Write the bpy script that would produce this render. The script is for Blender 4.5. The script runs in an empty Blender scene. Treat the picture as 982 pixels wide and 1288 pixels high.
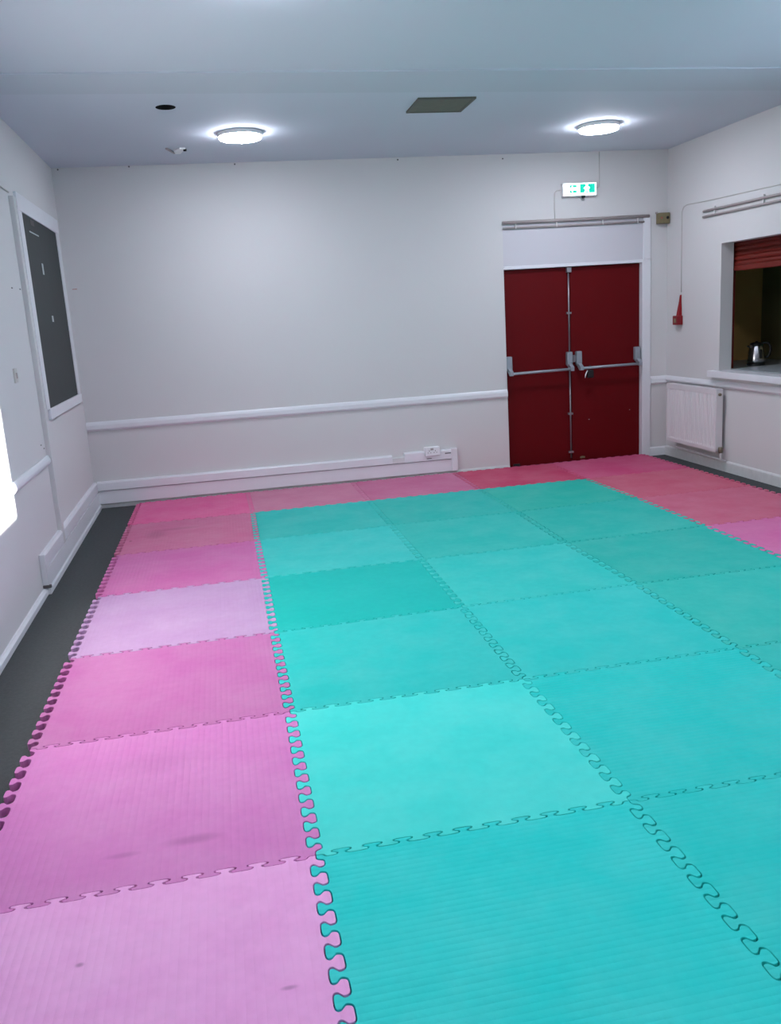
import bpy, bmesh, math, random
from mathutils import Vector, Matrix
from mathutils.geometry import delaunay_2d_cdt
random.seed(7)
S = bpy.context.scene
COL = S.collection
PI = math.pi

# ------------------------------------------------------------------ materials
def new_mat(name):
    m = bpy.data.materials.new(name); m.use_nodes = True
    nt = m.node_tree
    return m, nt, nt.nodes['Principled BSDF']

def lin(r, g, b):
    f = lambda c: (c/255/12.92) if c/255 <= 0.04045 else ((c/255+0.055)/1.055)**2.4
    return (f(r), f(g), f(b), 1)

def plain(name, rgb, rough=0.5, metal=0.0, var=0.06, scale=6.0, bump=0.0, bscale=60.0, spec=0.4):
    """painted / metal surface with a slight procedural mottling"""
    m, nt, p = new_mat(name)
    N, L = nt.nodes, nt.links
    tc = N.new('ShaderNodeTexCoord')
    no = N.new('ShaderNodeTexNoise'); no.inputs['Scale'].default_value = scale; no.inputs['Detail'].default_value = 5
    L.new(tc.outputs['Object'], no.inputs['Vector'])
    mx = N.new('ShaderNodeMix'); mx.data_type = 'RGBA'
    c = lin(*rgb)
    mx.inputs['A'].default_value = tuple(v*(1-var) for v in c[:3])+(1,)
    mx.inputs['B'].default_value = tuple(min(1, v*(1+var)) for v in c[:3])+(1,)
    L.new(no.outputs['Fac'], mx.inputs['Factor'])
    L.new(mx.outputs['Result'], p.inputs['Base Color'])
    p.inputs['Roughness'].default_value = rough
    p.inputs['Metallic'].default_value = metal
    p.inputs['Specular IOR Level'].default_value = spec
    if bump:
        n2 = N.new('ShaderNodeTexNoise'); n2.inputs['Scale'].default_value = bscale; n2.inputs['Detail'].default_value = 6
        L.new(tc.outputs['Object'], n2.inputs['Vector'])
        b = N.new('ShaderNodeBump'); b.inputs['Strength'].default_value = bump; b.inputs['Distance'].default_value = 0.004
        L.new(n2.outputs['Fac'], b.inputs['Height']); L.new(b.outputs['Normal'], p.inputs['Normal'])
    return m

def emit(name, rgb, strength):
    m, nt, p = new_mat(name)
    p.inputs['Base Color'].default_value = lin(*rgb)
    p.inputs['Emission Color'].default_value = lin(*rgb)
    p.inputs['Emission Strength'].default_value = strength
    return m

def foam(name, rgb, rib, seed, dust=0.35, ribs=1.0, pattern=3.0, stains=()):
    """EVA foam: worn mottling, paler dusty patches, fine ribs running along one axis"""
    m, nt, p = new_mat(name)
    N, L = nt.nodes, nt.links
    c = lin(*rgb)
    tc = N.new('ShaderNodeTexCoord')
    mp = N.new('ShaderNodeMapping'); mp.inputs['Location'].default_value = (seed*3.7, seed*1.9, seed*0.7)
    L.new(tc.outputs['Object'], mp.inputs['Vector'])
    n1 = N.new('ShaderNodeTexNoise'); n1.inputs['Scale'].default_value = pattern; n1.inputs['Detail'].default_value = 6; n1.inputs['Roughness'].default_value = 0.6
    L.new(mp.outputs['Vector'], n1.inputs['Vector'])
    r1 = N.new('ShaderNodeMapRange'); r1.inputs['From Min'].default_value = 0.35; r1.inputs['From Max'].default_value = 0.72
    L.new(n1.outputs['Fac'], r1.inputs['Value'])
    n2 = N.new('ShaderNodeTexNoise'); n2.inputs['Scale'].default_value = 28; n2.inputs['Detail'].default_value = 4
    L.new(mp.outputs['Vector'], n2.inputs['Vector'])
    mx = N.new('ShaderNodeMix'); mx.data_type = 'RGBA'
    mx.inputs['A'].default_value = tuple(v*0.93 for v in c[:3])+(1,)
    grey = sum(c[:3])/3
    mx.inputs['B'].default_value = tuple(min(1, v+(max(grey, 0.5)*1.1-v)*dust*0.30) for v in c[:3])+(1,)
    L.new(r1.outputs['Result'], mx.inputs['Factor'])
    m2 = N.new('ShaderNodeMix'); m2.data_type = 'RGBA'; m2.blend_type = 'MULTIPLY'; m2.inputs['Factor'].default_value = 1
    r2 = N.new('ShaderNodeMapRange'); r2.inputs['To Min'].default_value = 0.93; r2.inputs['To Max'].default_value = 1.06
    L.new(n2.outputs['Fac'], r2.inputs['Value'])
    cc = N.new('ShaderNodeCombineColor')
    for k in range(3): L.new(r2.outputs['Result'], cc.inputs[k])
    L.new(mx.outputs['Result'], m2.inputs['A']); L.new(cc.outputs['Color'], m2.inputs['B'])
    col = m2.outputs['Result']
    for (x, y, rx, ry, st) in stains:
        ms = N.new('ShaderNodeMapping'); ms.inputs['Location'].default_value = (-x/rx, -y/ry, 0); ms.inputs['Scale'].default_value = (1/rx, 1/ry, 0)
        L.new(tc.outputs['Object'], ms.inputs['Vector'])
        ln = N.new('ShaderNodeVectorMath'); ln.operation = 'LENGTH'; L.new(ms.outputs['Vector'], ln.inputs[0])
        fr = N.new('ShaderNodeMapRange'); fr.interpolation_type = 'SMOOTHSTEP'
        fr.inputs['From Min'].default_value = 1.2; fr.inputs['From Max'].default_value = 0.2; fr.inputs['To Max'].default_value = st
        L.new(ln.outputs['Value'], fr.inputs['Value'])
        fm = N.new('ShaderNodeMath'); fm.operation = 'MULTIPLY'; L.new(fr.outputs['Result'], fm.inputs[0]); L.new(r2.outputs['Result'], fm.inputs[1])
        sm = N.new('ShaderNodeMix'); sm.data_type = 'RGBA'; L.new(fm.outputs[0], sm.inputs['Factor']); L.new(col, sm.inputs['A'])
        sm.inputs['B'].default_value = tuple(v*.38 for v in c[:3])+(1,)
        col = sm.outputs['Result']
    L.new(col, p.inputs['Base Color'])
    p.inputs['Roughness'].default_value = 0.62
    p.inputs['Specular IOR Level'].default_value = 0.12
    b = N.new('ShaderNodeBump'); b.inputs['Distance'].default_value = 0.0012; b.inputs['Strength'].default_value = 0.35
    nv = N.new('ShaderNodeTexNoise'); nv.inputs['Scale'].default_value = 120; nv.inputs['Detail'].default_value = 3
    L.new(tc.outputs['Object'], nv.inputs['Vector'])
    L.new(nv.outputs['Fac'], b.inputs['Height'])
    last = b
    if rib:
        sx = N.new('ShaderNodeSeparateXYZ'); L.new(tc.outputs['Object'], sx.inputs['Vector'])
        k = N.new('ShaderNodeMath'); k.operation = 'MULTIPLY'; k.inputs[1].default_value = 2*PI*21.5
        L.new(sx.outputs['Y' if rib == 'x' else 'X'], k.inputs[0])
        s = N.new('ShaderNodeMath'); s.operation = 'SINE'; L.new(k.outputs[0], s.inputs[0])
        a = N.new('ShaderNodeMath'); a.operation = 'ABSOLUTE'; L.new(s.outputs[0], a.inputs[0])
        b2 = N.new('ShaderNodeBump'); b2.inputs['Distance'].default_value = 0.0022; b2.inputs['Strength'].default_value = 0.55*ribs
        L.new(a.outputs[0], b2.inputs['Height']); L.new(b.outputs['Normal'], b2.inputs['Normal'])
        last = b2
    L.new(last.outputs['Normal'], p.inputs['Normal'])
    return m

M = {}
M['wall'] = plain('wall_paint', (203, 201, 201), 0.65, var=0.02, scale=1.4, bump=0.12, bscale=45, spec=0.3)
M['ceil'] = plain('ceiling_paint', (200, 206, 216), 0.75, var=0.015, scale=1.5, bump=0.1, bscale=35, spec=0.2)
M['beam'] = plain('beam_paint', (193, 200, 209), 0.75, var=0.015, scale=1.5, spec=0.2)
M['gloss'] = plain('white_gloss', (216, 216, 220), 0.35, var=0.03, scale=9, bump=0.06, bscale=30)
M['oldgloss'] = plain('scuffed_white_gloss', (202, 203, 203), 0.45, var=0.12, scale=22, bump=0.25, bscale=40)
M['panel'] = plain('door_head_paint', (196, 194, 200), 0.5, var=0.015, scale=4)
M['carpet'] = plain('grey_carpet', (72, 75, 76), 0.95, var=0.22, scale=60, bump=0.5, bscale=260, spec=0.15)
M['door'] = plain('dark_red_paint', (92, 4, 10), 0.55, var=0.08, scale=3, bump=0.05, bscale=25, spec=0.14)
M['barmetal'] = plain('silver_grey_paint', (150, 156, 164), 0.4, metal=0.35, var=0.05)
M['rod'] = plain('brushed_steel', (150, 146, 150), 0.35, metal=0.7, var=0.08)
M['track'] = plain('grey_beige_track', (158, 149, 147), 0.5, var=0.06)
M['black'] = plain('black_plastic', (24, 24, 26), 0.4, var=0.1)
M['board'] = plain('charcoal_board', (56, 60, 60), 0.75, var=0.12, scale=5)
M['tape'] = plain('pale_tape', (170, 178, 178), 0.5)
M['olive'] = plain('tarnished_metal', (128, 118, 88), 0.5, metal=0.3, var=0.2, scale=30)
M['red'] = plain('alarm_red', (126, 14, 26), 0.45, var=0.06)
M['ribbon'] = plain('red_ribbon', (140, 14, 26), 0.7, var=0.1, scale=20)
M['radiator'] = plain('radiator_enamel', (212, 208, 210), 0.4, var=0.02)
M['brass'] = plain('dull_valve_metal', (120, 108, 92), 0.4, metal=0.6, var=0.15, scale=40)
M['shutter'] = plain('shutter_red', (104, 28, 18), 0.45, var=0.12, scale=8)
M['kitchen'] = plain('kitchen_brown', (182, 148, 86), 0.7, var=0.06, scale=3)
M['kitchen2'] = plain('kitchen_olive', (110, 106, 72), 0.7, var=0.06, scale=3)
M['counter'] = plain('grey_laminate', (150, 156, 160), 0.35, var=0.05, scale=30)
M['steel'] = plain('polished_steel', (196, 196, 200), 0.22, metal=1.0, var=0.03)
M['socket'] = plain('socket_white', (226, 228, 230), 0.35, var=0.01)
M['vent'] = plain('vent_grey', (108, 108, 96), 0.7, var=0.15, scale=14)
M['vslat'] = plain('vent_slat_grey', (96, 97, 88), 0.7, var=0.15, scale=14)
M['void'] = plain('dark_void', (26, 28, 28), 0.9, var=0.1)
M['cable'] = plain('painted_cable', (186, 182, 178), 0.5)
M['mark'] = plain('dark_scuff', (90, 86, 86), 0.8)
M['redmark'] = plain('red_scuff', (176, 96, 84), 0.8)
M['lampbody'] = plain('lamp_white', (235, 235, 235), 0.4, var=0.01)
M['glow'] = emit('led_diffuser', (232, 236, 250), 62.0)
M['signwhite'] = emit('sign_white_light', (236, 255, 255), 2.2)
M['signgreen'] = emit('sign_green_light', (0, 170, 142), .75)
M['winframe'] = M['gloss']

# ------------------------------------------------------------------ mesh helpers
def box(bm, x0, x1, y0, y1, z0, z1, bev=0.0, seg=2):
    t = bmesh.new()
    bmesh.ops.create_cube(t, size=1)
    for v in t.verts:
        v.co = Vector((x0+(v.co.x+.5)*(x1-x0), y0+(v.co.y+.5)*(y1-y0), z0+(v.co.z+.5)*(z1-z0)))
    if bev:
        bmesh.ops.bevel(t, geom=t.edges[:], offset=bev, segments=seg, affect='EDGES', profile=0.5)
    join(bm, t)

def join(bm, t):
    me = bpy.data.meshes.new('tmp'); t.to_mesh(me); t.free(); bm.from_mesh(me); bpy.data.meshes.remove(me)

def tube(bm, pts, r, n=10, cap=True):
    pts = [Vector(p[:3]) for p in pts]
    rings = []
    up0 = None
    for i, p in enumerate(pts):
        d = (pts[min(i+1, len(pts)-1)]-pts[max(i-1, 0)]).normalized()
        up = Vector((0, 0, 1)) if abs(d.z) < 0.95 else Vector((1, 0, 0))
        if up0 is not None and (up0-d*up0.dot(d)).length > 0.1: up = up0
        a = (up-d*up.dot(d)).normalized(); b = d.cross(a); up0 = a
        rr = r[i] if isinstance(r, (list, tuple)) else r
        rings.append([bm.verts.new(p+(a*math.cos(2*PI*k/n)+b*math.sin(2*PI*k/n))*rr) for k in range(n)])
    for A, B in zip(rings, rings[1:]):
        for k in range(n):
            f = bm.faces.new((A[k], A[(k+1) % n], B[(k+1) % n], B[k])); f.smooth = True
    if cap:
        bm.faces.new(rings[0][::-1]); bm.faces.new(rings[-1])

def lathe(bm, prof, c, n=48, axis='z'):
    """prof: list of (radius, height); closed at radius 0"""
    rings = []
    for r, h in prof:
        if r < 1e-6:
            rings.append([bm.verts.new((0, 0, h))])
        else:
            rings.append([bm.verts.new((r*math.cos(2*PI*k/n), r*math.sin(2*PI*k/n), h)) for k in range(n)])
    vs = [v for R in rings for v in R]
    for A, B in zip(rings, rings[1:]):
        for k in range(n):
            if len(A) == 1 and len(B) == 1: continue
            if len(A) == 1: f = bm.faces.new((A[0], B[(k+1) % n], B[k]))
            elif len(B) == 1: f = bm.faces.new((A[k], A[(k+1) % n], B[0]))
            else: f = bm.faces.new((A[k], A[(k+1) % n], B[(k+1) % n], B[k]))
            f.smooth = True
    R = {'z': Matrix.Identity(3), 'x': Matrix(((0, 0, 1), (1, 0, 0), (0, 1, 0))), 'y': Matrix(((1, 0, 0), (0, 0, 1), (0, -1, 0)))}[axis]
    for v in vs: v.co = R @ v.co + Vector(c)

def prism(bm, outline, fn):
    """extrude a closed 2-D outline: fn(u, v, side) -> 3-D point"""
    A = [bm.verts.new(fn(u, v, 0)) for u, v in outline]; B = [bm.verts.new(fn(u, v, 1)) for u, v in outline]
    n = len(outline)
    bm.faces.new(A[::-1]); bm.faces.new(B)
    for k in range(n): bm.faces.new((A[k], A[(k+1) % n], B[(k+1) % n], B[k]))

LX = lambda y, out=0.0: -1.3322-0.0089*y+out          # face of the left wall (very slightly out of square)
def leftify(bm):
    for v in bm.verts: v.co.x += LX(v.co.y)

def obj(name, bm, mat, parent=None, label=None, cat=None, group=None, kind=None, loc=None):
    bmesh.ops.recalc_face_normals(bm, faces=bm.faces[:])
    me = bpy.data.meshes.new(name); bm.to_mesh(me); bm.free()
    o = bpy.data.objects.new(name, me); COL.objects.link(o)
    for mm in (mat if isinstance(mat, (list, tuple)) else [mat]): me.materials.append(mm)
    if parent is not None:
        o.parent = parent
        w = Vector((0, 0, 0)); q = parent
        while q is not None: w += q.location; q = q.parent
        me.transform(Matrix.Translation(-w))
    else:
        xs = [v.co for v in me.vertices]
        c = Vector(loc) if loc else Vector(((min(v.x for v in xs)+max(v.x for v in xs))/2, (min(v.y for v in xs)+max(v.y for v in xs))/2, min(v.z for v in xs)))
        me.transform(Matrix.Translation(-c)); o.location = c
    if label: o['label'] = label
    if cat: o['category'] = cat
    if group: o['group'] = group
    if kind: o['kind'] = kind
    return o

def thing(name, label, cat, loc, group=None, kind=None):
    o = bpy.data.objects.new(name, None); COL.objects.link(o)
    o.empty_display_size = 0.1
    o.location = loc; o['label'] = label; o['category'] = cat
    if group: o['group'] = group
    if kind: o['kind'] = kind
    return o

def BX(*a, **k):
    bm = bmesh.new(); box(bm, *a, **k); return bm

def struct(name, bm, mat, label, cat, loc=None):
    return obj(name, bm, mat, None, label, cat, None, 'structure', loc)

# ------------------------------------------------------------------ the room
YB, XR, H, YF = 5.95, 4.285, 2.97, -4.3
bm = BX(-1.7, 6.0, YF-.3, 6.4, -0.12, 0.0)
struct('floor', bm, M['carpet'], 'dark grey speckled carpet floor around the mats', 'floor')

# ceiling, with a round hole cut through it
bm = bmesh.new()
o4 = [bm.verts.new(p) for p in ((-1.7, YF-.3, H), (4.6, YF-.3, H), (4.6, 6.4, H), (-1.7, 6.4, H))]
es = [bm.edges.new((o4[k], o4[(k+1) % 4])) for k in range(4)]
HC, HR = (-0.318, 3.895), 0.064
hv = [bm.verts.new((HC[0]+HR*math.cos(2*PI*k/32), HC[1]+HR*1.12*math.sin(2*PI*k/32), H)) for k in range(32)]
es += [bm.edges.new((hv[k], hv[(k+1) % 32])) for k in range(32)]
bmesh.ops.triangle_fill(bm, use_beauty=True, edges=es)
ceil = struct('ceiling', bm, M['ceil'], 'pale painted ceiling with two round lights and a vent', 'ceiling', loc=(0, 0, H))
bm = bmesh.new(); lathe(bm, [(HR*1.13, H+.0005), (HR*1.13, H+.16), (0, H+.16)], (HC[0], HC[1], 0), 32)
obj('hole_void', bm, M['void'], ceil, label='dark round hole through the ceiling')
bm = BX(-1.9, 6.2, YF-.5, 6.6, H+.2, H+.3)
struct('ceiling_slab', bm, M['ceil'], 'slab over the ceiling boards', 'ceiling')

bm = bmesh.new()
q = [(-1.45, 3.05), (4.4, 3.16), (4.4, 3.74), (-1.45, 3.46)]
prism(bm, q, lambda u, v, s: Vector((u, v, H+.01 if s else H-0.009)))
struct('ceiling_beam', bm, M['beam'], 'shallow flat boxed band running across the ceiling between the walls', 'beam')

def walls(name, boxes, mat, label):
    bm = bmesh.new()
    for b in boxes: box(bm, *b)
    return struct(name, bm, mat, label, 'wall')

DX0, DX1, FX1, DH = 2.598, 4.015, 4.105, 1.93
wb = walls('wall_back', [(-1.7, DX0, YB, YB+.3, -.02, H+.2), (FX1, 4.6, YB, YB+.3, -.02, H+.2), (DX0, FX1, YB, YB+.3, 2.345, H+.2), (DX0, FX1, YB+.2, YB+.3, -.02, 2.345)], M['wall'],
      'off-white painted far wall with the red double doors')
bm = bmesh.new()
prism(bm, [(YF-.3, 0.0), (YB+.02, 0.0), (YB+.02, -.3), (YF-.3, -.3)], lambda u, v, s: Vector((LX(u)+v, u, H+.2 if s else -.02)))
struct('wall_left', bm, M['wall'], 'white painted left wall with the dark board and dado rail', 'wall')
walls('wall_front', [(-1.7, 4.6, YF-.3, YF, -.02, H+.2)], M['wall'], 'painted wall behind the viewer, out of the picture')
HY0, HY1, HZ0, HZ1, WT = 3.1, 4.983, .88, 2.014, .12     # serving hatch
WY0, WY1, WZ0, WZ1 = 0.7, 2.84, 1.487, 2.62              # window nearer the viewer, out of frame
walls('wall_right', [
    (XR, XR+WT, HY1, YB+.3, -.02, H+.2), (XR, XR+WT, HY0, HY1, -.02, HZ0), (XR, XR+WT, HY0, HY1, HZ1, H+.2),
    (XR, XR+WT, WY1, HY0, -.02, H+.2), (XR, XR+WT, WY0, WY1, -.02, WZ0), (XR, XR+WT, WY0, WY1, WZ1, H+.2),
    (XR, XR+WT, YF-.3, WY0, -.02, H+.2)], M['wall'], 'white painted right wall with the serving hatch')

# window of the right wall: lets the low sun in
win = thing('window_1', 'window in the right wall beside the viewer letting the sun in', 'window', (XR+.06, (WY0+WY1)/2, WZ0), kind='structure')
bm = bmesh.new()
for b in ((XR+.05, XR+.1, WY0, WY1, WZ1-.04, WZ1), (XR+.05, XR+.1, WY0, WY0+.04, WZ0, WZ1), (XR+.05, XR+.1, 1.2, 1.25, WZ0, WZ1)): box(bm, *b)
obj('window_frame', bm, M['gloss'], win)
g, nt, p = new_mat('window_glass')
nt.nodes.remove(p)
tr = nt.nodes.new('ShaderNodeBsdfTransparent'); gl = nt.nodes.new('ShaderNodeBsdfGlossy'); gl.inputs['Roughness'].default_value = 0.02
mxs = nt.nodes.new('ShaderNodeMixShader'); mxs.inputs[0].default_value = 0.05
nt.links.new(tr.outputs[0], mxs.inputs[1]); nt.links.new(gl.outputs[0], mxs.inputs[2]); nt.links.new(mxs.outputs[0], nt.nodes['Material Output'].inputs[0])
obj('pane', BX(XR+.072, XR+.076, WY0, WY1, WZ0, WZ1), g, win)

# kitchen behind the hatch
walls('wall_kitchen_back', [(XR+WT, 5.5, 5.9, 6.1, -.02, 2.7)], M['kitchen'], 'dark brown kitchen wall seen through the hatch behind the kettle')
walls('wall_kitchen_side', [(5.3, 5.5, 3.05, 5.9, -.02, 2.7)], M['kitchen2'], 'dark olive kitchen wall at the right behind the hatch')
walls('wall_kitchen_front', [(XR+WT, 5.5, 2.9, 3.05, -.02, 2.7)], M['wall'], 'kitchen wall at the near end behind the hatch')
struct('ceiling_kitchen', BX(XR+WT, 5.5, 2.9, 6.1, 2.55, 2.7), M['kitchen2'], 'dark ceiling of the kitchen behind the hatch', 'ceiling')
bm = bmesh.new(); box(bm, 4.406, 5.298, 3.1, 5.898, .88, .912, bev=.004)
ctr = obj('counter', bm, M['counter'], label='grey worktop just inside the serving hatch under the kettle', cat='worktop')
obj('counter_base', BX(4.42, 5.25, 3.1, 5.88, 0, .88), M['kitchen2'], ctr)

# skirtings, dado rails
def rail(x0, x1, y, z0, z1, d):     # dado on a wall facing -y
    bm = bmesh.new()
    prof = [(0, z0), (d*.55, z0+.004), (d, z0+.02), (d, z1-.03), (d*.75, z1-.012), (d*.4, z1), (0, z1)]
    prism(bm, prof, lambda u, v, s: Vector((x1 if s else x0, y-u, v)))
    return bm
def rail_x(y0, y1, sgn, z0, z1, d, x=0.0):
    bm = bmesh.new()
    prof = [(0, z0), (d*.55, z0+.004), (d, z0+.02), (d, z1-.03), (d*.75, z1-.012), (d*.4, z1), (0, z1)]
    prism(bm, prof, lambda u, v, s: Vector((x+sgn*u, y1 if s else y0, v)))
    return bm
struct('trim_1', rail(LX(YB)+.001, DX0-.004, YB, .713, .797, .024), M['gloss'], 'long white dado rail across the far wall left of the doors', 'dado rail')
struct('trim_2', rail(FX1+.001, XR-.001, YB, .728, .812, .024), M['gloss'], 'short white dado rail between the doors and the right corner', 'dado rail')
bm = rail_x(YF+.05, 4.02, 1, .72, .785, .022); leftify(bm)
struct('trim_3', bm, M['gloss'], 'white dado rail on the left wall ending at the vertical strip', 'dado rail')
struct('trim_4', rail_x(3.0, YB-.001, -1, .75, .812, .022, XR), M['gloss'], 'white dado rail on the right wall above the radiator', 'dado rail')

def skirt_prof(d, h): return [(0, 0), (d, 0), (d, h-.012), (d*.5, h), (0, h)]
bm = bmesh.new(); prism(bm, skirt_prof(.012, .042), lambda u, v, s: Vector((DX0-.002 if s else LX(YB)+.02, YB-u, v)))
struct('baseboard_back', bm, M['oldgloss'], 'low scuffed white skirting at the foot of the far wall', 'skirting')
bm = bmesh.new(); prism(bm, skirt_prof(.014, .09), lambda u, v, s: Vector((XR-.002 if s else FX1, YB-u, v)))
struct('baseboard_corner', bm, M['gloss'], 'short white skirting between the doors and the right corner', 'skirting')
bm = bmesh.new(); prism(bm, skirt_prof(.024, .042), lambda u, v, s: Vector((u, YB-.001 if s else YF+.02, v))); leftify(bm)
struct('baseboard_left', bm, M['gloss'], 'low white skirting along the left wall', 'skirting')
bm = bmesh.new(); prism(bm, skirt_prof(.018, .098), lambda u, v, s: Vector((XR-u, YB-.016 if s else YF+.02, v)))
struct('baseboard_right', bm, M['oldgloss'], 'white skirting along the right wall under the radiator', 'skirting')

# boxed pipe casing along the foot of the far wall and round the left corner
cas = thing('pipe_casing', 'long white boxed casing at the foot of the far wall', 'pipe casing', (.3, YB-.03, .045))
CX1 = 2.05
def casing_prof(): return [(0, .045), (.034, .045), (.034, .166), (.046, .172), (.046, .244), (.036, .258), (0, .258)]
bm = bmesh.new(); prism(bm, [(0, .045), (.034, .045), (.034, .162), (0, .162)], lambda u, v, s: Vector((CX1-.06 if s else LX(YB)+.03, YB-u, v)))
obj('lower_board', bm, M['gloss'], cas)
bm = bmesh.new(); prism(bm, [(0, .17), (.046, .17), (.046, .236), (.036, .250), (0, .250)], lambda u, v, s: Vector((1.40 if s else LX(YB)+.03, YB-u, v)))
obj('upper_trunking', bm, M['gloss'], cas)
bm = bmesh.new(); prism(bm, [(0, .17), (.046, .17), (.046, .218), (.036, .224), (0, .224)], lambda u, v, s: Vector((1.52 if s else 1.40, YB-u, v)))
obj('trunking_gap', bm, M['oldgloss'], cas, label='short uncovered gap in the trunking lid')
bm = bmesh.new(); prism(bm, [(0, .17), (.046, .17), (.046, .252), (.036, .264), (0, .264)], lambda u, v, s: Vector((CX1-.06 if s else 1.52, YB-u, v)))
obj('trunking_end', bm, M['gloss'], cas)
obj('end_cap', BX(CX1-.06, CX1, YB-.05, YB, .045, .268, bev=.004), M['gloss'], cas)
obj('scuff', BX(1.925, 1.985, YB-.0475, YB-.045, .222, .232), M['mark'], cas, label='dark scuff near the end of the casing')
obj('scuff', BX(1.74, 1.79, YB-.0475, YB-.045, .186, .193), M['mark'], cas, label='dark scuff under the socket')

cas2 = thing('pipe_casing', 'short white boxed casing on the left wall running into the corner', 'pipe casing', (LX(4.6, .03), 4.6, .045))
bm = BX(0, .034, 3.262, YB-.036, .045, .156); leftify(bm); obj('lower_board', bm, M['gloss'], cas2)
bm = bmesh.new(); prism(bm, [(0, .164), (.030, .164), (.030, .238), (.020, .254), (0, .254)], lambda u, v, s: Vector((u, YB-.048 if s else 3.25, v))); leftify(bm)
obj('upper_trunking', bm, M['gloss'], cas2)
bm = bmesh.new(); prism(bm, skirt_prof(.042, .044), lambda u, v, s: Vector((u, YB-.013 if s else 3.24, v))); leftify(bm)
obj('plinth', bm, M['gloss'], cas2)
bm = BX(0, .036, 3.235, 3.262, .045, .258, bev=.003); leftify(bm); obj('end_cap', bm, M['gloss'], cas2)
bm = BX(0, .05, 3.225, 3.25, .043, .062, bev=.004); leftify(bm); obj('bracket', bm, M['mark'], cas2, label='dark fixing at the lower end of the casing')

# vertical boxed strip on the left wall
bm = BX(-.005, .032, 3.95, 4.02, .13, 2.475, bev=.004); leftify(bm)
struct('trim_5', bm, M['wall'], 'white vertical boxed strip left of the dark board', 'trim')

# dark board
brd = thing('notice_board', 'tall dark charcoal board in a white frame on the left wall', 'notice board', (LX(4.95, .01), 4.95, 1.0))
y0, y1, z0, z1 = 4.255, 5.65, 1.075, 2.412
bm = BX(-.002, .008, y0-.01, y1+.01, z0-.01, z1+.01); leftify(bm); obj('board_panel', bm, M['board'], brd)
bm = bmesh.new()
prism(bm, [(y0-.125, z0), (y0, z0), (y0, z1), (y0-.125, z1)], lambda u, v, s: Vector((.016 if s else -.002, u, v))); leftify(bm)
obj('frame_side', bm, M['gloss'], brd)
bm = BX(-.002, .016, y1, y1+.13, z0, z1, bev=.002); leftify(bm); obj('frame_side', bm, M['gloss'], brd)
bm = BX(-.002, .018, y0-.125, y1+.13, z1, z1+.115, bev=.003); leftify(bm); obj('frame_rail', bm, M['gloss'], brd)
bm = BX(-.002, .022, y0-.03, y1+.13, z0-.075, z0, bev=.004); leftify(bm); obj('frame_rail', bm, M['gloss'], brd)
for (a, b, c, d, nm) in ((4.48, 4.83, 2.303, 2.312, 'thin pale scratch near the top of the board'), (4.785, 4.84, 2.03, 2.11, 'pale strip of tape high on the board'), (4.90, 4.965, 1.685, 1.73, 'small pale tape square mid board'), (4.56, 4.70, 2.36, 2.40, 'faint pale smudge at the top edge of the board')):
    bm = BX(.008, .0095, a, b, c, d); leftify(bm)
    obj('tape_mark', bm, M['tape'] if 'smudge' not in nm else M['mark'], brd, label=nm)

# small fittings on the left wall
bm = BX(-.002, .010, 3.31, 3.385, 1.315, 1.40, bev=.003); leftify(bm)
wp = obj('switch_plate', bm, M['cable'], label='small white painted-over switch plate on the left wall', cat='switch')
bm = BX(.010, .016, 3.335, 3.36, 1.34, 1.375, bev=.002); leftify(bm); obj('rocker', bm, M['track'], wp)
bm = bmesh.new(); tube(bm, [(LX(y, .006), y, 2.497+(.004 if k % 2 else 0)) for k, y in enumerate((1.5, 2.2, 3.0, 3.5, 3.96))], .0045, 8)
obj('wall_cable', bm, M['cable'], label='thin painted cable along the left wall meeting the vertical strip', cat='cable')
for (a, b, c, d) in ((3.63, 3.665, 1.882, 1.889), (3.875, 3.91, 1.884, 1.891), (3.80, 3.83, .868, .876), (3.885, 3.905, .835, .843)):
    bm = BX(-.001, .0015, a, b, c, d); leftify(bm)
    o = obj('scuff', bm, M['mark'], bpy.data.objects['wall_left'])
obj('scuff', BX(-1.345, -1.305, YB-.0015, YB+.001, 1.964, 1.969), M['redmark'], wb, label='small reddish scuff by the left corner')

# ------------------------------------------------------------------ doors
struct('trim_6', (lambda bm: (box(bm, DX1, FX1, YB-.012, YB+.2, 0, DH+.012, bev=.003), box(bm, DX0, FX1, YB-.004, YB+.2, DH, DH+.03, bev=.003), box(bm, FX1-.075, FX1, YB-.012, YB+.1, DH+.03, 2.36, bev=.003), bm)[-1])(bmesh.new()),
       M['gloss'], 'white door frame around the red double doors', 'door frame')
struct('trim_7', BX(DX0, FX1-.075, YB+.006, YB+.2, DH+.03, 2.35), M['panel'], 'blank white panel over the red double doors', 'panel')

DY = YB+.045
MX = 3.279
def leaf(name, x0, x1, label):
    d = thing(name, label, 'door', ((x0+x1)/2, DY+.02, .03), kind='structure')
    obj('leaf_panel', BX(x0, x1, DY, DY+.045, .012, DH-.004, bev=.003), M['door'], d)
    return d
dl = leaf('door_1', DX0+.003, MX-.003, 'left leaf of the dark red double doors, with bolt rod')
dr = leaf('door_2', MX+.003, DX1-.003, 'right leaf of the dark red double doors, with padlock on its bar')

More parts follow.
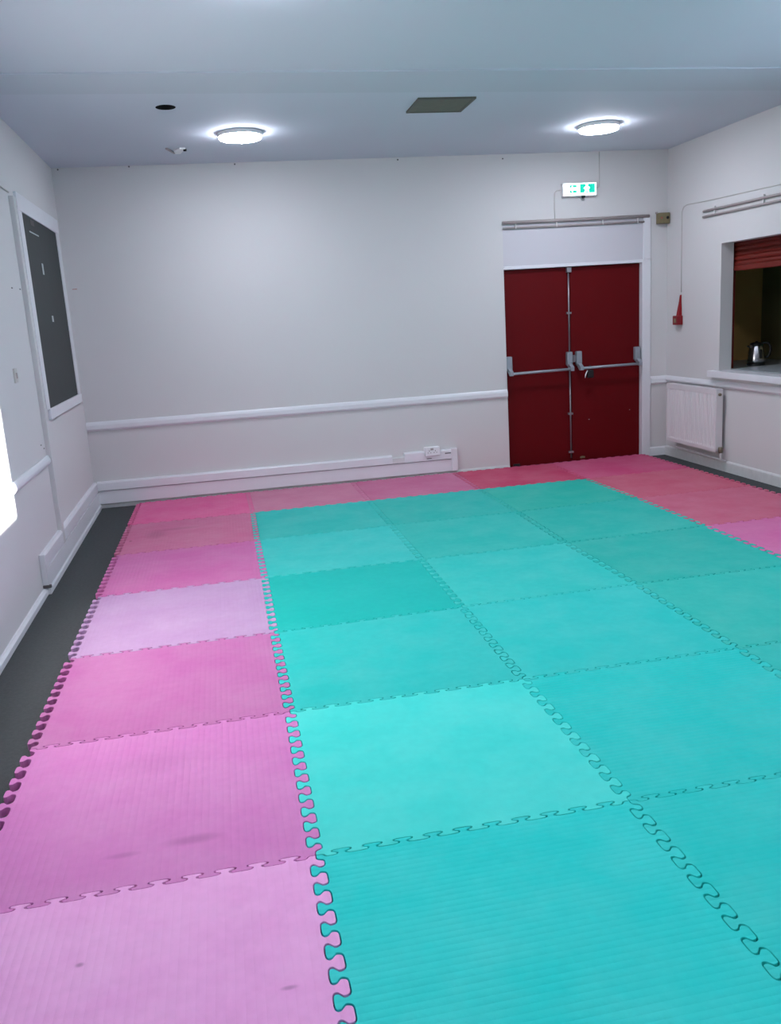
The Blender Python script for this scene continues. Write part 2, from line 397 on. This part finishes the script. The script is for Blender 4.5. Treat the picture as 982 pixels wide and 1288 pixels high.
def push_bar(par, xa, xb, za, zb, inward):
    """two wall housings with hinged arms carrying a horizontal bar"""
    pb = bmesh.new()
    tube(pb, [(xa, DY-.098, za), (xb, DY-.098, zb)], .0135, 12)
    b = obj('push_bar', pb, M['barmetal'], par, label='silver grey horizontal push bar')
    for x, z, s in ((xa, za, -1), (xb, zb, 1)):
        hx = x+s*.01
        t = bmesh.new(); box(t, hx-.029, hx+.029, DY-.052, DY, z+.035, z+.165, bev=.008, seg=2)
        obj('housing', t, M['barmetal'], b)
        t = bmesh.new()
        prism(t, [(-.0, .06), (-.055, .05), (-.112, .018), (-.112, -.018), (-.085, -.018), (-.03, .02), (0, .03)], lambda u, v, q: Vector((hx-.017+.034*q, DY+u, z+v)))
        obj('arm', t, M['barmetal'], b)
push_bar(dl, DX0+.040, MX-.036, .945, .950, 1)
push_bar(dr, MX+.082, DX1-.052, .950, .953, 1)
# bolt rod of the left leaf
rx = 3.262
t = bmesh.new(); tube(t, [(rx, DY-.014, .05), (rx, DY-.014, .99)], .008, 10); tube(t, [(rx, DY-.014, 1.10), (rx, DY-.014, DH-.02)], .008, 10)
rod = obj('bolt_rod', t, M['rod'], dl, label='thin steel vertical bolt rod')
for z in (.11, .50, 1.49):
    t = bmesh.new(); box(t, rx-.024, rx+.024, DY-.026, DY, z-.010, z+.010, bev=.002); obj('rod_guide', t, M['rod'], rod)
t = bmesh.new(); box(t, rx-.022, rx+.026, DY-.035, DY, DH-.055, DH-.005, bev=.004); obj('keeper', t, M['rod'], rod)
# latch between the leaves
t = bmesh.new(); box(t, MX+.012, MX+.05, DY-.03, DY, 1.01, 1.08, bev=.004); obj('latch', t, M['rod'], dr)
t = bmesh.new(); box(t, DX0+.05, DX0+.12, DY-.012, DY, .014, .04, bev=.003); obj('floor_bolt', t, M['black'], dl)
# chipped paint by the foot of the right leaf
for (a, b, c, d) in ((3.345, 3.43, .03, .06), (3.455, 3.475, .42, .43), (3.90, 3.912, .484, .492)):
    t = bmesh.new()
    n = 9
    prism(t, [((a+b)/2+(b-a)/2*math.cos(2*PI*k/n)*random.uniform(.6, 1), (c+d)/2+(d-c)/2*math.sin(2*PI*k/n)*random.uniform(.6, 1)) for k in range(n)], lambda u, v, s: Vector((u, DY-.0012 if s else DY+.001, v)))
    obj('paint_chip', t, M['tape'] if a > 3.4 else M['olive'], dr)

# padlock on the right bar
pl = thing('padlock', 'black padlock with a pale tag hanging from the right push bar', 'padlock', (3.423, DY-.098, .875))
t = bmesh.new(); box(t, 3.408, 3.474, DY-.118, DY-.078, .850, .928, bev=.009); obj('body', t, M['black'], pl)
t = bmesh.new(); tube(t, [(3.423, DY-.098, .918)]+[(3.440-.017*math.cos(PI*k/10), DY-.098, .945+.024*math.sin(PI*k/10)) for k in range(11)]+[(3.457, DY-.098, .918)], .005, 8); obj('shackle', t, M['black'], pl)
t = bmesh.new(); tube(t, [(3.405, DY-.118, .925), (3.392, DY-.118, .905), (3.383, DY-.116, .88), (3.382, DY-.114, .855)], [.004, .006, .006, .004], 8); obj('tag', t, M['socket'], pl, label='pale ribbon tag')

# twin curtain tracks
def track(lab, pts1, pts2, offs, brk):
    tr_ = thing('curtain_track', lab, 'curtain track', pts1[0][:3], group='twin curtain tracks')
    for p in (pts1, pts2):
        t = bmesh.new(); tube(t, p, p[0][3] if len(p[0]) > 3 else .008, 8); obj('rail', t, M['track'], tr_)
    for b in brk:
        t = bmesh.new(); box(t, *b, bev=.002); obj('bracket', t, M['wall'], tr_)
    return tr_
track('double grey curtain track across the wall above the red doors', [(2.598, YB-.015, 2.358, .0145), (4.085, YB-.015, 2.362)], [(2.60, YB-.010, 2.308, .0095), (4.035, YB-.010, 2.312)], 0,
      [(x, x+.012, YB-.019, YB, 2.300, 2.366) for x in (2.72, 3.13, 3.6, 3.96)])
track('double grey curtain track on the right wall above the serving hatch', [(XR-.013, 5.27, 2.316, .011), (XR-.013, 3.3, 2.306)], [(XR-.012, 5.275, 2.268, .010), (XR-.012, 3.3, 2.258)], 0,
      [(XR-.017, XR, y, y+.014, 2.258, 2.34) for y in (5.08, 4.36, 3.6)])

# ------------------------------------------------------------------ exit sign
sg = thing('exit_sign', 'lit green and white exit sign over the red doors', 'exit sign', (3.37, YB-.03, 2.565))
sx0, sx1, sz0, sz1, sy = 3.188, 3.528, 2.568, 2.688, YB-.058
obj('housing', BX(sx0, sx1, sy+.006, YB, sz0, sz1, bev=.006), M['lampbody'], sg)
obj('diffuser', BX(sx0+.006, sx1-.006, sy, sy+.008, sz0+.006, sz1-.006, bev=.003), M['signwhite'], sg, label='glowing white sign face')
def sq(t, x0, x1, z0, z1): box(t, x0, x1, sy-.003, sy+.002, z0, z1)
W = sx1-sx0
t = bmesh.new(); sq(t, sx0+.065, sx0+.135, sz0+.028, sz1-.022); gp = obj('pictogram_panel', t, M['signgreen'], sg, label='small green panel with a white arrow')
# white arrow pointing left
t = bmesh.new()
prism(t, [(-.037, 0), (-.006, .030), (-.006, .013), (.036, .013), (.036, -.013), (-.006, -.013), (-.006, -.030)], lambda u, v, s: Vector((sx0+.100+u, sy-.0045 if s else sy-.001, (sz0+sz1)/2+.003+v)))
obj('arrow', t, M['signwhite'], gp)
t = bmesh.new(); sq(t, sx0+.168, sx1-.022, sz0+.026, sz1-.014); gp2 = obj('pictogram_panel', t, M['signgreen'], sg, label='green panel with a white running figure')
t = bmesh.new()
cx, cz = sx0+.236, (sz0+sz1)/2+.004
fy = lambda u, v, s: Vector((cx+u, sy-.0045 if s else sy-.001, cz+v))
prism(t, [(.012*math.cos(2*PI*k/14), .033+.012*math.sin(2*PI*k/14)) for k in range(14)], fy)
prism(t, [(-.014, .018), (.016, .020), (.018, -.012), (-.016, -.012)], fy)                 # trunk
prism(t, [(-.014, .018), (-.032, .004), (-.026, -.004), (-.010, .006)], fy)                # rear arm
prism(t, [(.016, .018), (.032, .004), (.027, -.002), (.012, .006)], fy)                    # front arm
prism(t, [(-.016, -.012), (.004, -.012), (-.012, -.040), (-.026, -.036)], fy)              # rear leg
prism(t, [(.002, -.012), (.018, -.012), (.024, -.040), (.012, -.040)], fy)                 # front leg
obj('figure', t, M['signwhite'], gp2)
t = bmesh.new(); lathe(t, [(0, .0), (.017, .0), (.019, -.012), (.012, -.026), (0, -.028)], (3.395, YB-.045, sz0+.004), 20)
obj('test_button', t, M['black'], sg, label='black knob under the sign')

def cable(name, pts, lab, r=.0038, mat='cable'):
    t = bmesh.new(); tube(t, pts, r, 8); return obj(name, t, M[mat], label=lab, cat='cable')
cable('sign_cable', [(3.578, YB-.004, H-.005), (3.577, YB-.004, 2.80), (3.579, YB-.004, 2.66), (3.57, YB-.004, 2.645), (3.53, YB-.006, 2.643)], 'thin cable from the ceiling down to the right of the exit sign')
cable('sign_cable', [(3.19, YB-.006, 2.632), (3.14, YB-.004, 2.627), (3.122, YB-.004, 2.61), (3.12, YB-.004, 2.48), (3.122, YB-.004, 2.36)], 'thin cable from the exit sign left end down to the curtain track')
cable('alarm_cable', [(XR-.004, 5.665, 1.62), (XR-.004, 5.668, 2.0), (XR-.004, 5.665, 2.36), (XR-.004, 5.64, 2.40), (XR-.004, 5.58, 2.414), (XR-.004, 5.36, 2.405), (XR-.006, 5.1, 2.40), (XR-.004, 4.6, 2.392), (XR-.004, 4.17, 2.384), (XR-.004, 3.2, 2.37)],
      'thin cable rising from the red box and running along the right wall', .0032)

# ------------------------------------------------------------------ metal box in the corner
mb = thing('metal_box', 'small tarnished metal box with two dark holes by the corner', 'metal box', (4.222, YB-.03, 2.28))
obj('case', BX(4.163, 4.278, YB-.065, YB, 2.283, 2.383, bev=.006), M['olive'], mb)
for x, r, m_ in ((4.252, .014, 'void'), (4.19, .009, 'redmark')):
    t = bmesh.new(); lathe(t, [(0, 0), (r, 0), (r, -.003), (r*.6, -.003), (0, -.002)], (x, YB-.0645, 2.335), 20, 'y'); 
    obj('screw_hole', t, M[m_], mb)
obj('clip', BX(4.155, 4.17, YB-.03, YB, 2.378, 2.395, bev=.002), M['track'], mb)

# ------------------------------------------------------------------ red wall box
al = thing('call_point', 'small red wall box with a tapering red ribbon on the right wall', 'alarm box', (XR-.03, 5.675, 1.315))
obj('case', BX(XR-.055, XR, 5.632, 5.735, 1.315, 1.402, bev=.005), M['red'], al)
obj('window', BX(XR-.0575, XR-.05, 5.668, 5.706, 1.336, 1.376, bev=.002), M['olive'], al, label='small dull grey window of the box')
t = bmesh.new()
prism(t, [(5.648, 1.40), (5.702, 1.40), (5.690, 1.47), (5.676, 1.54), (5.672, 1.595), (5.658, 1.597), (5.657, 1.54), (5.650, 1.47)], lambda u, v, s: Vector((XR-.004 if s else XR-.034+(v-1.4)*.1, u, v)))
obj('ribbon', t, M['ribbon'], al, label='tapering red ribbon')

# ------------------------------------------------------------------ radiator
rad = thing('radiator', 'white ribbed panel radiator low on the right wall by the corner', 'radiator', (XR-.07, 5.29, .18))
RY0, RY1, RZ0, RZ1, RX = 4.853, 5.745, .185, .748, 4.182
t = bmesh.new()
n = 25; pts = []
for k in range(n):
    a = RY0+.015+(RY1-RY0-.03)*k/n; w = (RY1-RY0-.03)/n
    pts += [(a, 0), (a+w*.12, 0.0), (a+w*.3, .009), (a+w*.7, .009), (a+w*.88, 0)]
pts = [(RY0, 0)]+pts+[(RY1, 0)]
low = [(y, x) for y, x in pts]
A = [[t.verts.new((RX+x*f, y, z)) for (y, x) in low] for z, f in ((RZ0, 0), (RZ0+.03, 0), (RZ0+.05, 1), (RZ1-.055, 1), (RZ1-.04, 0), (RZ1, 0))]
for P, Q in zip(A, A[1:]):
    for k in range(len(low)-1): t.faces.new((P[k], P[k+1], Q[k+1], Q[k]))
Bk = [t.verts.new((RX+.02, y, z)) for y, z in ((RY0, RZ0), (RY1, RZ0), (RY1, RZ1), (RY0, RZ1))]
t.faces.new(Bk)
t.faces.new([Bk[0], A[0][0]]+[r[0] for r in A[1:]]+[Bk[3]]); t.faces.new([Bk[1]]+[r[-1] for r in A]+[Bk[2]])
t.faces.new([Bk[3]]+A[-1]+[Bk[2]]); t.faces.new([Bk[0]]+A[0]+[Bk[1]])
obj('front_panel', t, M['radiator'], rad)
obj('rear_panel', BX(RX+.052, RX+.066, RY0+.01, RY1-.01, RZ0, RZ1-.01, bev=.003), M['radiator'], rad)
t = bmesh.new()
box(t, RX+.004, RX+.068, RY0+.004, RY1-.004, RZ1-.004, RZ1+.004)
for k in range(40):
    y = RY0+.02+(RY1-RY0-.05)*k/40
    box(t, RX+.012, RX+.060, y, y+.006, RZ1+.004, RZ1+.0065)
obj('top_grille', t, M['radiator'], rad)
t = bmesh.new(); box(t, RX+.002, RX+.068, RY0-.004, RY0+.004, RZ0+.005, RZ1+.002, bev=.002); obj('side_panel', t, M['radiator'], rad)
t = bmesh.new(); box(t, RX+.002, RX+.068, RY1-.004, RY1+.004, RZ0+.005, RZ1+.002, bev=.002); obj('side_panel', t, M['radiator'], rad)
t = bmesh.new(); lathe(t, [(0, -.016), (.012, -.016), (.014, -.008), (.014, .004), (0, .004)], (RX+.034, RY0-.006, RZ1-.045), 16, 'y')
obj('bleed_plug', t, M['brass'], rad)
t = bmesh.new(); tube(t, [(RX+.034, RY0+.004, RZ0+.025), (RX+.034, RY0-.03, RZ0+.025), (RX+.034, RY0-.038, RZ0+.01), (RX+.034, RY0-.04, RZ0-.06), (RX+.05, RY0-.04, .11), (XR-.019, RY0-.04, .10)], .011, 10)
vp = obj('valve', t, M['oldgloss'], rad)
t = bmesh.new(); lathe(t, [(0, -.03), (.018, -.03), (.021, -.01), (.021, .02), (0, .02)], (RX+.034, RY0-.038, RZ0+.025), 16)
obj('valve_cap', t, M['brass'], vp, label='dull metal valve cap')
t = bmesh.new(); tube(t, [(RX+.034, RY1-.12, RZ0+.004), (RX+.034, RY1-.12, .135), (RX+.045, RY1-.14, .125), (RX+.05, RY0+.2, .118), (RX+.05, RY0-.03, .112)], .010, 10)
obj('feed_pipe', t, M['oldgloss'], rad)
for y in (RY0+.15, RY1-.15):
    for z in (RZ0+.05, RZ1-.12):
        t = bmesh.new(); box(t, RX+.06, XR, y, y+.03, z, z+.05); obj('wall_bracket', t, M['radiator'], rad)

# ------------------------------------------------------------------ serving hatch
t = bmesh.new(); box(t, XR-.062, XR+.115, HY0-.05, 5.085, .845, .905, bev=.006)
struct('windowsill', t, M['gloss'], 'white sill shelf of the serving hatch on the right wall', 'sill')
sh = thing('roller_shutter', 'dark red roller shutter half rolled up in the serving hatch', 'roller shutter', (4.44, 4.0, 1.775))
t = bmesh.new()
pr = []; zz = 1.815
while zz < 2.3:
    pr += [(4.436, zz), (4.426, zz+.006), (4.422, zz+.020), (4.428, zz+.034), (4.436, zz+.040)]; zz += .042
pr2 = [(x+.012, z) for x, z in pr][::-1]
prism(t, pr+pr2, lambda u, v, s: Vector((u, 5.04 if s else 3.02, v)))
obj('slat_curtain', t, M['shutter'], sh)
t = bmesh.new(); box(t, 4.416, 4.456, 3.02, 5.04, 1.772, 1.818, bev=.006); obj('bottom_bar', t, M['shutter'], sh)
t = bmesh.new(); box(t, 4.41, 4.46, 5.035, 5.06, .912, 2.3); obj('guide_channel', t, M['shutter'], sh)
t = bmesh.new(); box(t, 4.41, 4.46, 2.99, 3.025, .912, 2.3); obj('guide_channel', t, M['shutter'], sh)

# kettle on the counter
kx, ky, kz = 4.775, 5.17, .912
ke = thing('kettle', 'steel electric kettle with black handle on the hatch counter', 'kettle', (kx, ky, kz))
t = bmesh.new(); lathe(t, [(0, 0), (.078, 0), (.081, .006), (.081, .018), (.074, .022), (0, .022)], (kx, ky, kz), 40); obj('base', t, M['black'], ke)
t = bmesh.new(); lathe(t, [(0, .022), (.074, .022), (.077, .04), (.075, .08), (.069, .13), (.062, .172), (.058, .186), (0, .186)], (kx, ky, kz), 48); body = obj('body', t, M['steel'], ke)
t = bmesh.new(); box(t, kx-.012, kx+.012, ky-.080, ky-.066, kz+.065, kz+.145, bev=.006)
for v in t.verts: v.co.y += (v.co.z-kz-.105)*.12
obj('water_gauge', t, M['void'], ke, label='dark water gauge window')
t = bmesh.new(); lathe(t, [(.0585, .184), (.060, .190), (.055, .202), (.03, .210), (.012, .212), (.012, .220), (0, .222)], (kx, ky, kz), 40)
lathe(t, [(0, .182), (.0585, .184)], (kx, ky, kz), 40); obj('lid', t, M['black'], ke)
t = bmesh.new(); prism(t, [(-.052, .150), (-.085, .176), (-.088, .184), (-.050, .190)], lambda u, v, s: Vector((kx+u, ky+(.018 if s else -.018), kz+v))); obj('spout', t, M['steel'], ke)
ang = -.35
hd = [(.040, .196), (.075, .205), (.108, .198), (.124, .170), (.126, .135), (.118, .095), (.100, .072), (.078, .068)]
t = bmesh.new(); tube(t, [(kx+r*math.cos(ang), ky+r*math.sin(ang), kz+z) for r, z in hd], [.010, .012, .0125, .0125, .0125, .012, .011, .009], 12); obj('handle', t, M['black'], ke)

# ------------------------------------------------------------------ socket on the casing
so = thing('wall_socket', 'white double socket on the casing at the far wall', 'socket', (1.80, YB-.03, .222))
obj('faceplate', BX(1.722, 1.872, YB-.066, YB, .216, .302, bev=.006), M['socket'], so)
for x in (1.752, 1.812):
    t = bmesh.new()
    for dx, dz, w, h in ((.013, .030, .006, .010), (0, .012, .010, .005), (.026, .012, .010, .005)): box(t, x+dx-w/2, x+dx+w/2, YB-.0675, YB-.0655, .236+dz-h/2, .236+dz+h/2)
    obj('pin_holes', t, M['mark'], so)
for x in (1.785, 1.800):
    t = bmesh.new(); box(t, x-.006, x+.006, YB-.070, YB-.064, .272, .292, bev=.002); obj('switch', t, M['track'], so)

# ------------------------------------------------------------------ ceiling things
def ceiling_light(x, y, lab):
    o = thing('ceiling_light', lab, 'ceiling light', (x, y, H), group='round ceiling lights')
    t = bmesh.new(); lathe(t, [(0, H), (.162, H), (.166, H-.006), (.166, H-.027), (.157, H-.029)], (x, y, 0), 56); obj('housing', t, M['lampbody'], o)
    t = bmesh.new(); lathe(t, [(.158, H-.027), (.157, H-.040), (.150, H-.047), (.10, H-.051), (0, H-.052)], (x, y, 0), 56); obj('diffuser', t, M['glow'], o, label='glowing white diffuser')
    return o
ceiling_light(.177, 4.72, 'round flush white LED ceiling light near the dark ceiling hole')
ceiling_light(3.045, 4.76, 'round flush white LED ceiling light above the exit sign side')
for x, y, lab in ((.177, 1.62, 'round ceiling light just above the picture, left one'), (3.045, 1.64, 'round ceiling light just above the picture, right one'), (.177, -1.6, 'round ceiling light behind the viewer, left one'), (3.045, -1.6, 'round ceiling light behind the viewer, right one')):
    ceiling_light(x, y, lab)
vt = thing('ceiling_vent', 'square dark grey vent panel in the ceiling between the lights', 'ceiling vent', (1.53, 3.96, H))
obj('backing', BX(1.325, 1.725, 3.765, 4.155, H-.006, H+.004), M['vent'], vt)
t = bmesh.new()
for b in ((1.325, 1.725, 3.765, 3.785), (1.325, 1.725, 4.135, 4.155), (1.325, 1.345, 3.785, 4.135), (1.705, 1.725, 3.785, 4.135)): box(t, b[0], b[1], b[2], b[3], H-.013, H-.004)
obj('frame', t, M['vslat'], vt)
t = bmesh.new()
for k in range(11):
    y = 3.795+k*.031
    prism(t, [(y, H-.007), (y+.004, H-.007), (y+.020, H-.012), (y+.016, H-.012)], lambda u, v, s: Vector((1.705 if s else 1.345, u, v)))
obj('slats', t, M['vent'], vt)
br = thing('ceiling_bracket', 'small broken white fitting left on the ceiling near the far wall', 'bracket', (-.31, 5.32, H))
t = bmesh.new(); prism(t, [(-.395, 5.22), (-.375, 5.215), (-.322, 5.42), (-.340, 5.425)], lambda u, v, s: Vector((u, v, H+.002 if s else H-.010))); obj('strip', t, M['track'], br, label='grey strip of the fitting')
t = bmesh.new(); prism(t, [(-.335, 5.30), (-.285, 5.22), (-.240, 5.225), (-.285, 5.42), (-.325, 5.43)], lambda u, v, s: Vector((u, v, H+.002 if s else H-.012))); obj('plate', t, M['lampbody'], br)
t = bmesh.new(); lathe(t, [(0, 0), (.013, 0), (.013, -.016), (0, -.016)], (-.245, 5.24, H-.008), 14); obj('screw', t, M['void'], br)

for x, z, lab in ((2.622, 2.930, 'small dark nail high on the far wall left of the sign'), (1.626, 2.950, 'small dark nail at the top middle of the far wall'), (-1.33, 2.955, 'small dark nail at the top left corner of the far wall'), (.16, 2.955, 'small dark nail on the far wall under the left ceiling light'), (-.742, 2.962, 'small dark nail at the far wall top under the broken fitting')):
    t = bmesh.new(); lathe(t, [(0, .002), (.006, .002), (.007, -.004), (.003, -.008), (0, -.008)], (x, YB, z), 12, 'y')
    for v in t.verts: v.co.y = YB-(v.co.y-YB) if v.co.y > YB+.003 else v.co.y
    obj('nail', t, M['mark'], label=lab, cat='nail', group='nails along the top of the far wall')

# ------------------------------------------------------------------ jigsaw mats
G = {(0,0):(-.002,-.005),(1,0):(.998,.005),(0,1):(.001,1.0),(1,1):(.997,1.0),(2,1):(2.008,1.015),(0,2):(-.003,1.962),(1,2):(1.005,2.0),(2,2):(2.017,2.024),
     (0,3):(.001,2.978),(1,3):(1.008,2.99),(2,3):(1.997,3.004),(3,3):(3.032,3.035),(0,4):(-.003,3.971),(1,4):(1.006,4.0),(2,4):(2.006,4.013),(3,4):(3.03,4.05),(4,4):(4.039,4.07),
     (0,5):(.003,4.964),(1,5):(1.0,4.979),(2,5):(1.998,4.995),(3,5):(2.998,4.995),(0,6):(-.01,5.902),(1,6):(.99,5.902),(2,6):(2.0,5.904),(3,6):(3.0,5.915),(4,6):(4.015,5.945),
     (4,5):(4.03,5.02),(4,3):(4.045,3.06),(4,2):(4.05,2.05),(3,2):(3.03,2.03),(2,0):(2.0,.01),(3,0):(3.0,.015),(3,1):(3.02,1.02)}
def grid(i, j):
    if (i, j) in G: return Vector(G[(i, j)])
    if i == -1:
        g = grid(0, j); return Vector((-1.003, g.y-.012))
    return Vector((i*1.0, j*1.0))

def edge_profile(NT, AMP, NK):
    """jigsaw line from t=0 to t=1; list of (t, offset), dovetail tabs with rounded shoulders"""
    pts = [(0, 0), (.021, 0)]
    w = .94/NT; a = AMP; b = w
    for k in range(NT):
        u = .03+k*w
        nl, nr, hl, hr = u+b*(NK+.13), u+b*(1-NK-.13), u+b*NK, u+b*(1-NK)
        e = b*.05
        pts += [(u, -a), (nl-2*e, -a), (nl, -a*.8), (nl+e, -a*.25), (nl-e, a*.08), (hl, a*.35), (hl, a*.75), (hl+2*e, a), (hr-2*e, a), (hr, a*.75), (hr, a*.35), (nr+e, a*.08), (nr-e, -a*.25), (nr, -a*.8), (nr+2*e, -a)]
    pts += [(.97, -a), (.979, 0), (1, 0)]
    for _ in range(2):                                   # round the corners off
        q = [pts[0]]
        for p0, p1 in zip(pts, pts[1:]):
            q += [(p0[0]*.78+p1[0]*.22, p0[1]*.78+p1[1]*.22), (p0[0]*.22+p1[0]*.78, p0[1]*.22+p1[1]*.78)]
        pts = q+[pts[-1]]
    return pts
PROF_X = edge_profile(10, .0130, .19)                   # seams running across the room: shallow tabs
PROF_Y = edge_profile(11, .0225, .18)                   # seams running away from the viewer: deep tabs

def mat_outline(i, j):
    c = [grid(i, j), grid(i+1, j), grid(i+1, j+1), grid(i, j+1)]
    out = []
    for k in range(4):
        a, b = c[k], c[(k+1) % 4]
        # neighbours must agree: the line always runs in +x or +y with +offset to its left
        fwd = k in (0, 1)
        s, e = (a, b) if fwd else (b, a)
        d = (e-s); n = Vector((-d.y, d.x)).normalized()
        pts = [(s+d*t+n*o, d.normalized()) for t, o in (PROF_X if k in (0, 2) else PROF_Y)]
        if not fwd: pts = pts[::-1]
        out += pts[:-1]
    return out

def inset(pts, dirs, r, side):
    """pull the outline in by r, and by a little more where it faces along the seam"""
    n = len(pts); res = []
    for k in range(n):
        p0, p1, p2 = pts[k-1], pts[k], pts[(k+1) % n]
        e1 = (p1-p0).normalized(); e2 = (p2-p1).normalized()
        n1 = Vector((-e1.y, e1.x)); n2 = Vector((-e2.y, e2.x))
        m = n1+n2
        if m.length < .2: m = n1
        m.normalize()
        res.append(p1+m*(r+side*abs(m.dot(dirs[k]))**2)/max(.7, m.dot(n1)))
    return res

TH = .028
def make_mat(i, j, rgb, rib, label, group, dust=.35, ribs=1.0, pattern=3.0, stains=()):
    gap = random.uniform(.0006, .0014) + .00012*max(0, j); side = random.uniform(.0012, .0028)
    ol = mat_outline(i, j); dirs = [q[1] for q in ol]
    o = inset([q[0] for q in ol], dirs, gap, side)
    o2 = inset(o, dirs, .0009, 0)
    j_ = Vector((random.uniform(-.0009, .0009), random.uniform(-.0007, .0007)))
    bm = bmesh.new()
    R = [[bm.verts.new((p.x+j_.x, p.y+j_.y, z)) for p in ring] for ring, z in ((o, 0.0), (o, TH-.0018), (o2, TH))]
    n = len(o)
    for A, B in zip(R, R[1:]):
        for k in range(n): bm.faces.new((A[k], A[(k+1) % n], B[(k+1) % n], B[k]))
    vo, _, fo, orig, _, _ = delaunay_2d_cdt([Vector((v.co.x, v.co.y)) for v in R[2]], [(k, (k+1) % n) for k in range(n)], [], 1, 1e-7)
    top = [R[2][q[0]] if q else bm.verts.new((p.x, p.y, TH)) for p, q in zip(vo, orig)]
    for f in fo:
        vs = [top[k] for k in f]
        if len(set(vs)) == len(vs): bm.faces.new(vs)
    c = (grid(i, j)+grid(i+1, j+1))/2
    return obj('jigsaw_mat', bm, foam('foam_%d_%d' % (i+1, j+1), rgb, rib, i*7+j*3+11, dust, ribs, pattern, stains), None, label, 'floor mat', group, None, (c.x, c.y, 0))

PG, GG = 'pink jigsaw floor mats', 'green jigsaw floor mats'
PINK, GREEN = (214, 96, 150), (44, 190, 186)
L_ = ['nearest pink mat, bottom left corner of the picture', 'pink mat with dark smudges, second from the bottom in the left column', 'deeper pink ribbed mat, third from the bottom in the left column',
      'palest washed-out lilac pink mat in the left column', 'deep pink mat just beyond the palest one in the left column', 'dull brownish pink mat, second from the far wall in the left column', 'bright pink corner mat at the far left by the casing']
cols = [(240, 168, 222), (212, 126, 190), (190, 108, 166), (188, 148, 190), (201, 105, 165), (199, 107, 144), (223, 95, 150)]
STAINS = {0: [(-.129, .21, .013, .010, .6), (.382, -.005, .024, .009, .5)], 1: [(.136, -.307, .10, .030, .38), (-.072, -.332, .06, .018, .3), (.0, .24, .2, .1, .12)], 5: [(-.26, .04, .10, .16, .34), (-.1, .17, .2, .05, .25), (-.44, -.10, .014, .02, .8)]}
for k in range(7):
    make_mat(-1, k-1, cols[k], 'y', L_[k], PG, .5, 1.0 if k < 2 else .6, 3.0, STAINS.get(k, ()))
bl = ['dull mauve pink mat in the far row, left of the rest, by the casing', 'mid pink mat of the far row below the socket', 'darker pink mat of the far row before the left door leaf', 'deep pink corner mat before the right door leaf']
bc = [(200, 121, 151), (198, 108, 146), (194, 68, 104), (200, 78, 122)]
for k in range(4): make_mat(k, 5, bc[k], 'x', bl[k], PG, .4)
for j, c, lab in ((4, (198, 92, 118), 'dusty pink mat beside the carpet strip before the radiator'), (3, (198, 98, 126), 'dusty pink mat, middle one of the right column beside the carpet'), (2, (206, 104, 158), 'brighter pink mat cut by the right edge of the picture')):
    make_mat(3, j, c, None, lab, PG, .4)
gl_ = {(0,-1): ((38,212,205), 'x', 'green ribbed mat at the bottom beside the nearest pink mat'), (0,0): ((66,221,210), None, 'palest green smooth mat, second from the bottom next to the pink column'),
 (0,1): ((38,195,187), None, 'green mat third from the bottom next to the pink column'), (0,2): ((14,187,176), None, 'darkest green mat next to the palest pink mat'),
 (0,3): ((52,198,190), None, 'light green mat, second from the far pink row at the left'), (0,4): ((42,188,178), None, 'green corner mat at the far left of the green area'),
 (1,-1): ((34,206,198), 'x', 'green ribbed mat cut by the bottom right corner of the picture'), (1,0): ((34,204,196), 'x', 'green faintly ribbed mat right of the palest green mat'),
 (1,1): ((36,198,190), None, 'green mat in the middle column, third from the bottom'), (1,2): ((44,198,188), None, 'green mat in the middle column right of the darkest green mat'),
 (1,3): ((40,190,178), None, 'green mat in the middle column, second from the far pink row'), (1,4): ((36,184,172), None, 'green mat in the middle column touching the far pink row'),
 (2,0): ((40,192,180), None, 'green mat cut by the right edge, nearest of the right green column'), (2,1): ((41,189,175), None, 'green mat at the right edge, second of the right green column'),
 (2,2): ((34,182,168), None, 'green mat in the right green column beside the brighter pink mat'), (2,3): ((40,186,172), None, 'green mat in the right green column, second from the far row'),
 (2,4): ((39,184,166), None, 'green corner mat at the far right of the green area')}
for (i, j), (c, r, lab) in gl_.items():
    make_mat(i, j, c, r, lab, GG, .08 if (i, j) == (0, 2) else .26, .8, 4.0)

# ------------------------------------------------------------------ light from outside
w = bpy.data.worlds.new('World'); S.world = w; w.use_nodes = True
bgn = w.node_tree.nodes['Background']; bgn.inputs[0].default_value = (.62, .8, 1.0, 1); bgn.inputs[1].default_value = 3.0
sd = bpy.data.lights.new('low_sun', 'SUN'); sd.energy = 22; sd.angle = .009; sd.color = (1, .97, .93)
so_ = bpy.data.objects.new('low_sun', sd); COL.objects.link(so_)
el = math.atan(.158)
so_.rotation_euler = (Vector((-math.cos(el), 0, -math.sin(el)))).to_track_quat('-Z', 'Y').to_euler()
so_.location = (9, 1.8, 4)

# ------------------------------------------------------------------ camera
cd = bpy.data.cameras.new('camera'); cam = bpy.data.objects.new('camera', cd); COL.objects.link(cam)
yaw, pit, rol = .177592791, .220692523, -.0626609503
r = Vector((math.cos(yaw), -math.sin(yaw), 0)); f = Vector((math.sin(yaw)*math.cos(pit), math.cos(yaw)*math.cos(pit), -math.sin(pit))); u = r.cross(f)
r2 = r*math.cos(rol)+u*math.sin(rol); u2 = -r*math.sin(rol)+u*math.cos(rol)
cam.matrix_world = Matrix(((r2.x, u2.x, -f.x, -.129511), (r2.y, u2.y, -f.y, -2.32791), (r2.z, u2.z, -f.z, 1.57295), (0, 0, 0, 1)))
cd.sensor_fit = 'VERTICAL'; cd.sensor_height = 24; cd.lens = 24*1099.083/1288
cd.clip_start = .05
S.camera = cam

S.view_settings.view_transform = 'Standard'; S.view_settings.look = 'None'
S.view_settings.exposure = 0.72; S.view_settings.gamma = 1; S.view_settings.use_curve_mapping = False
S.cycles.max_bounces = 12; S.cycles.diffuse_bounces = 8
S.cycles.sample_clamp_indirect = 8
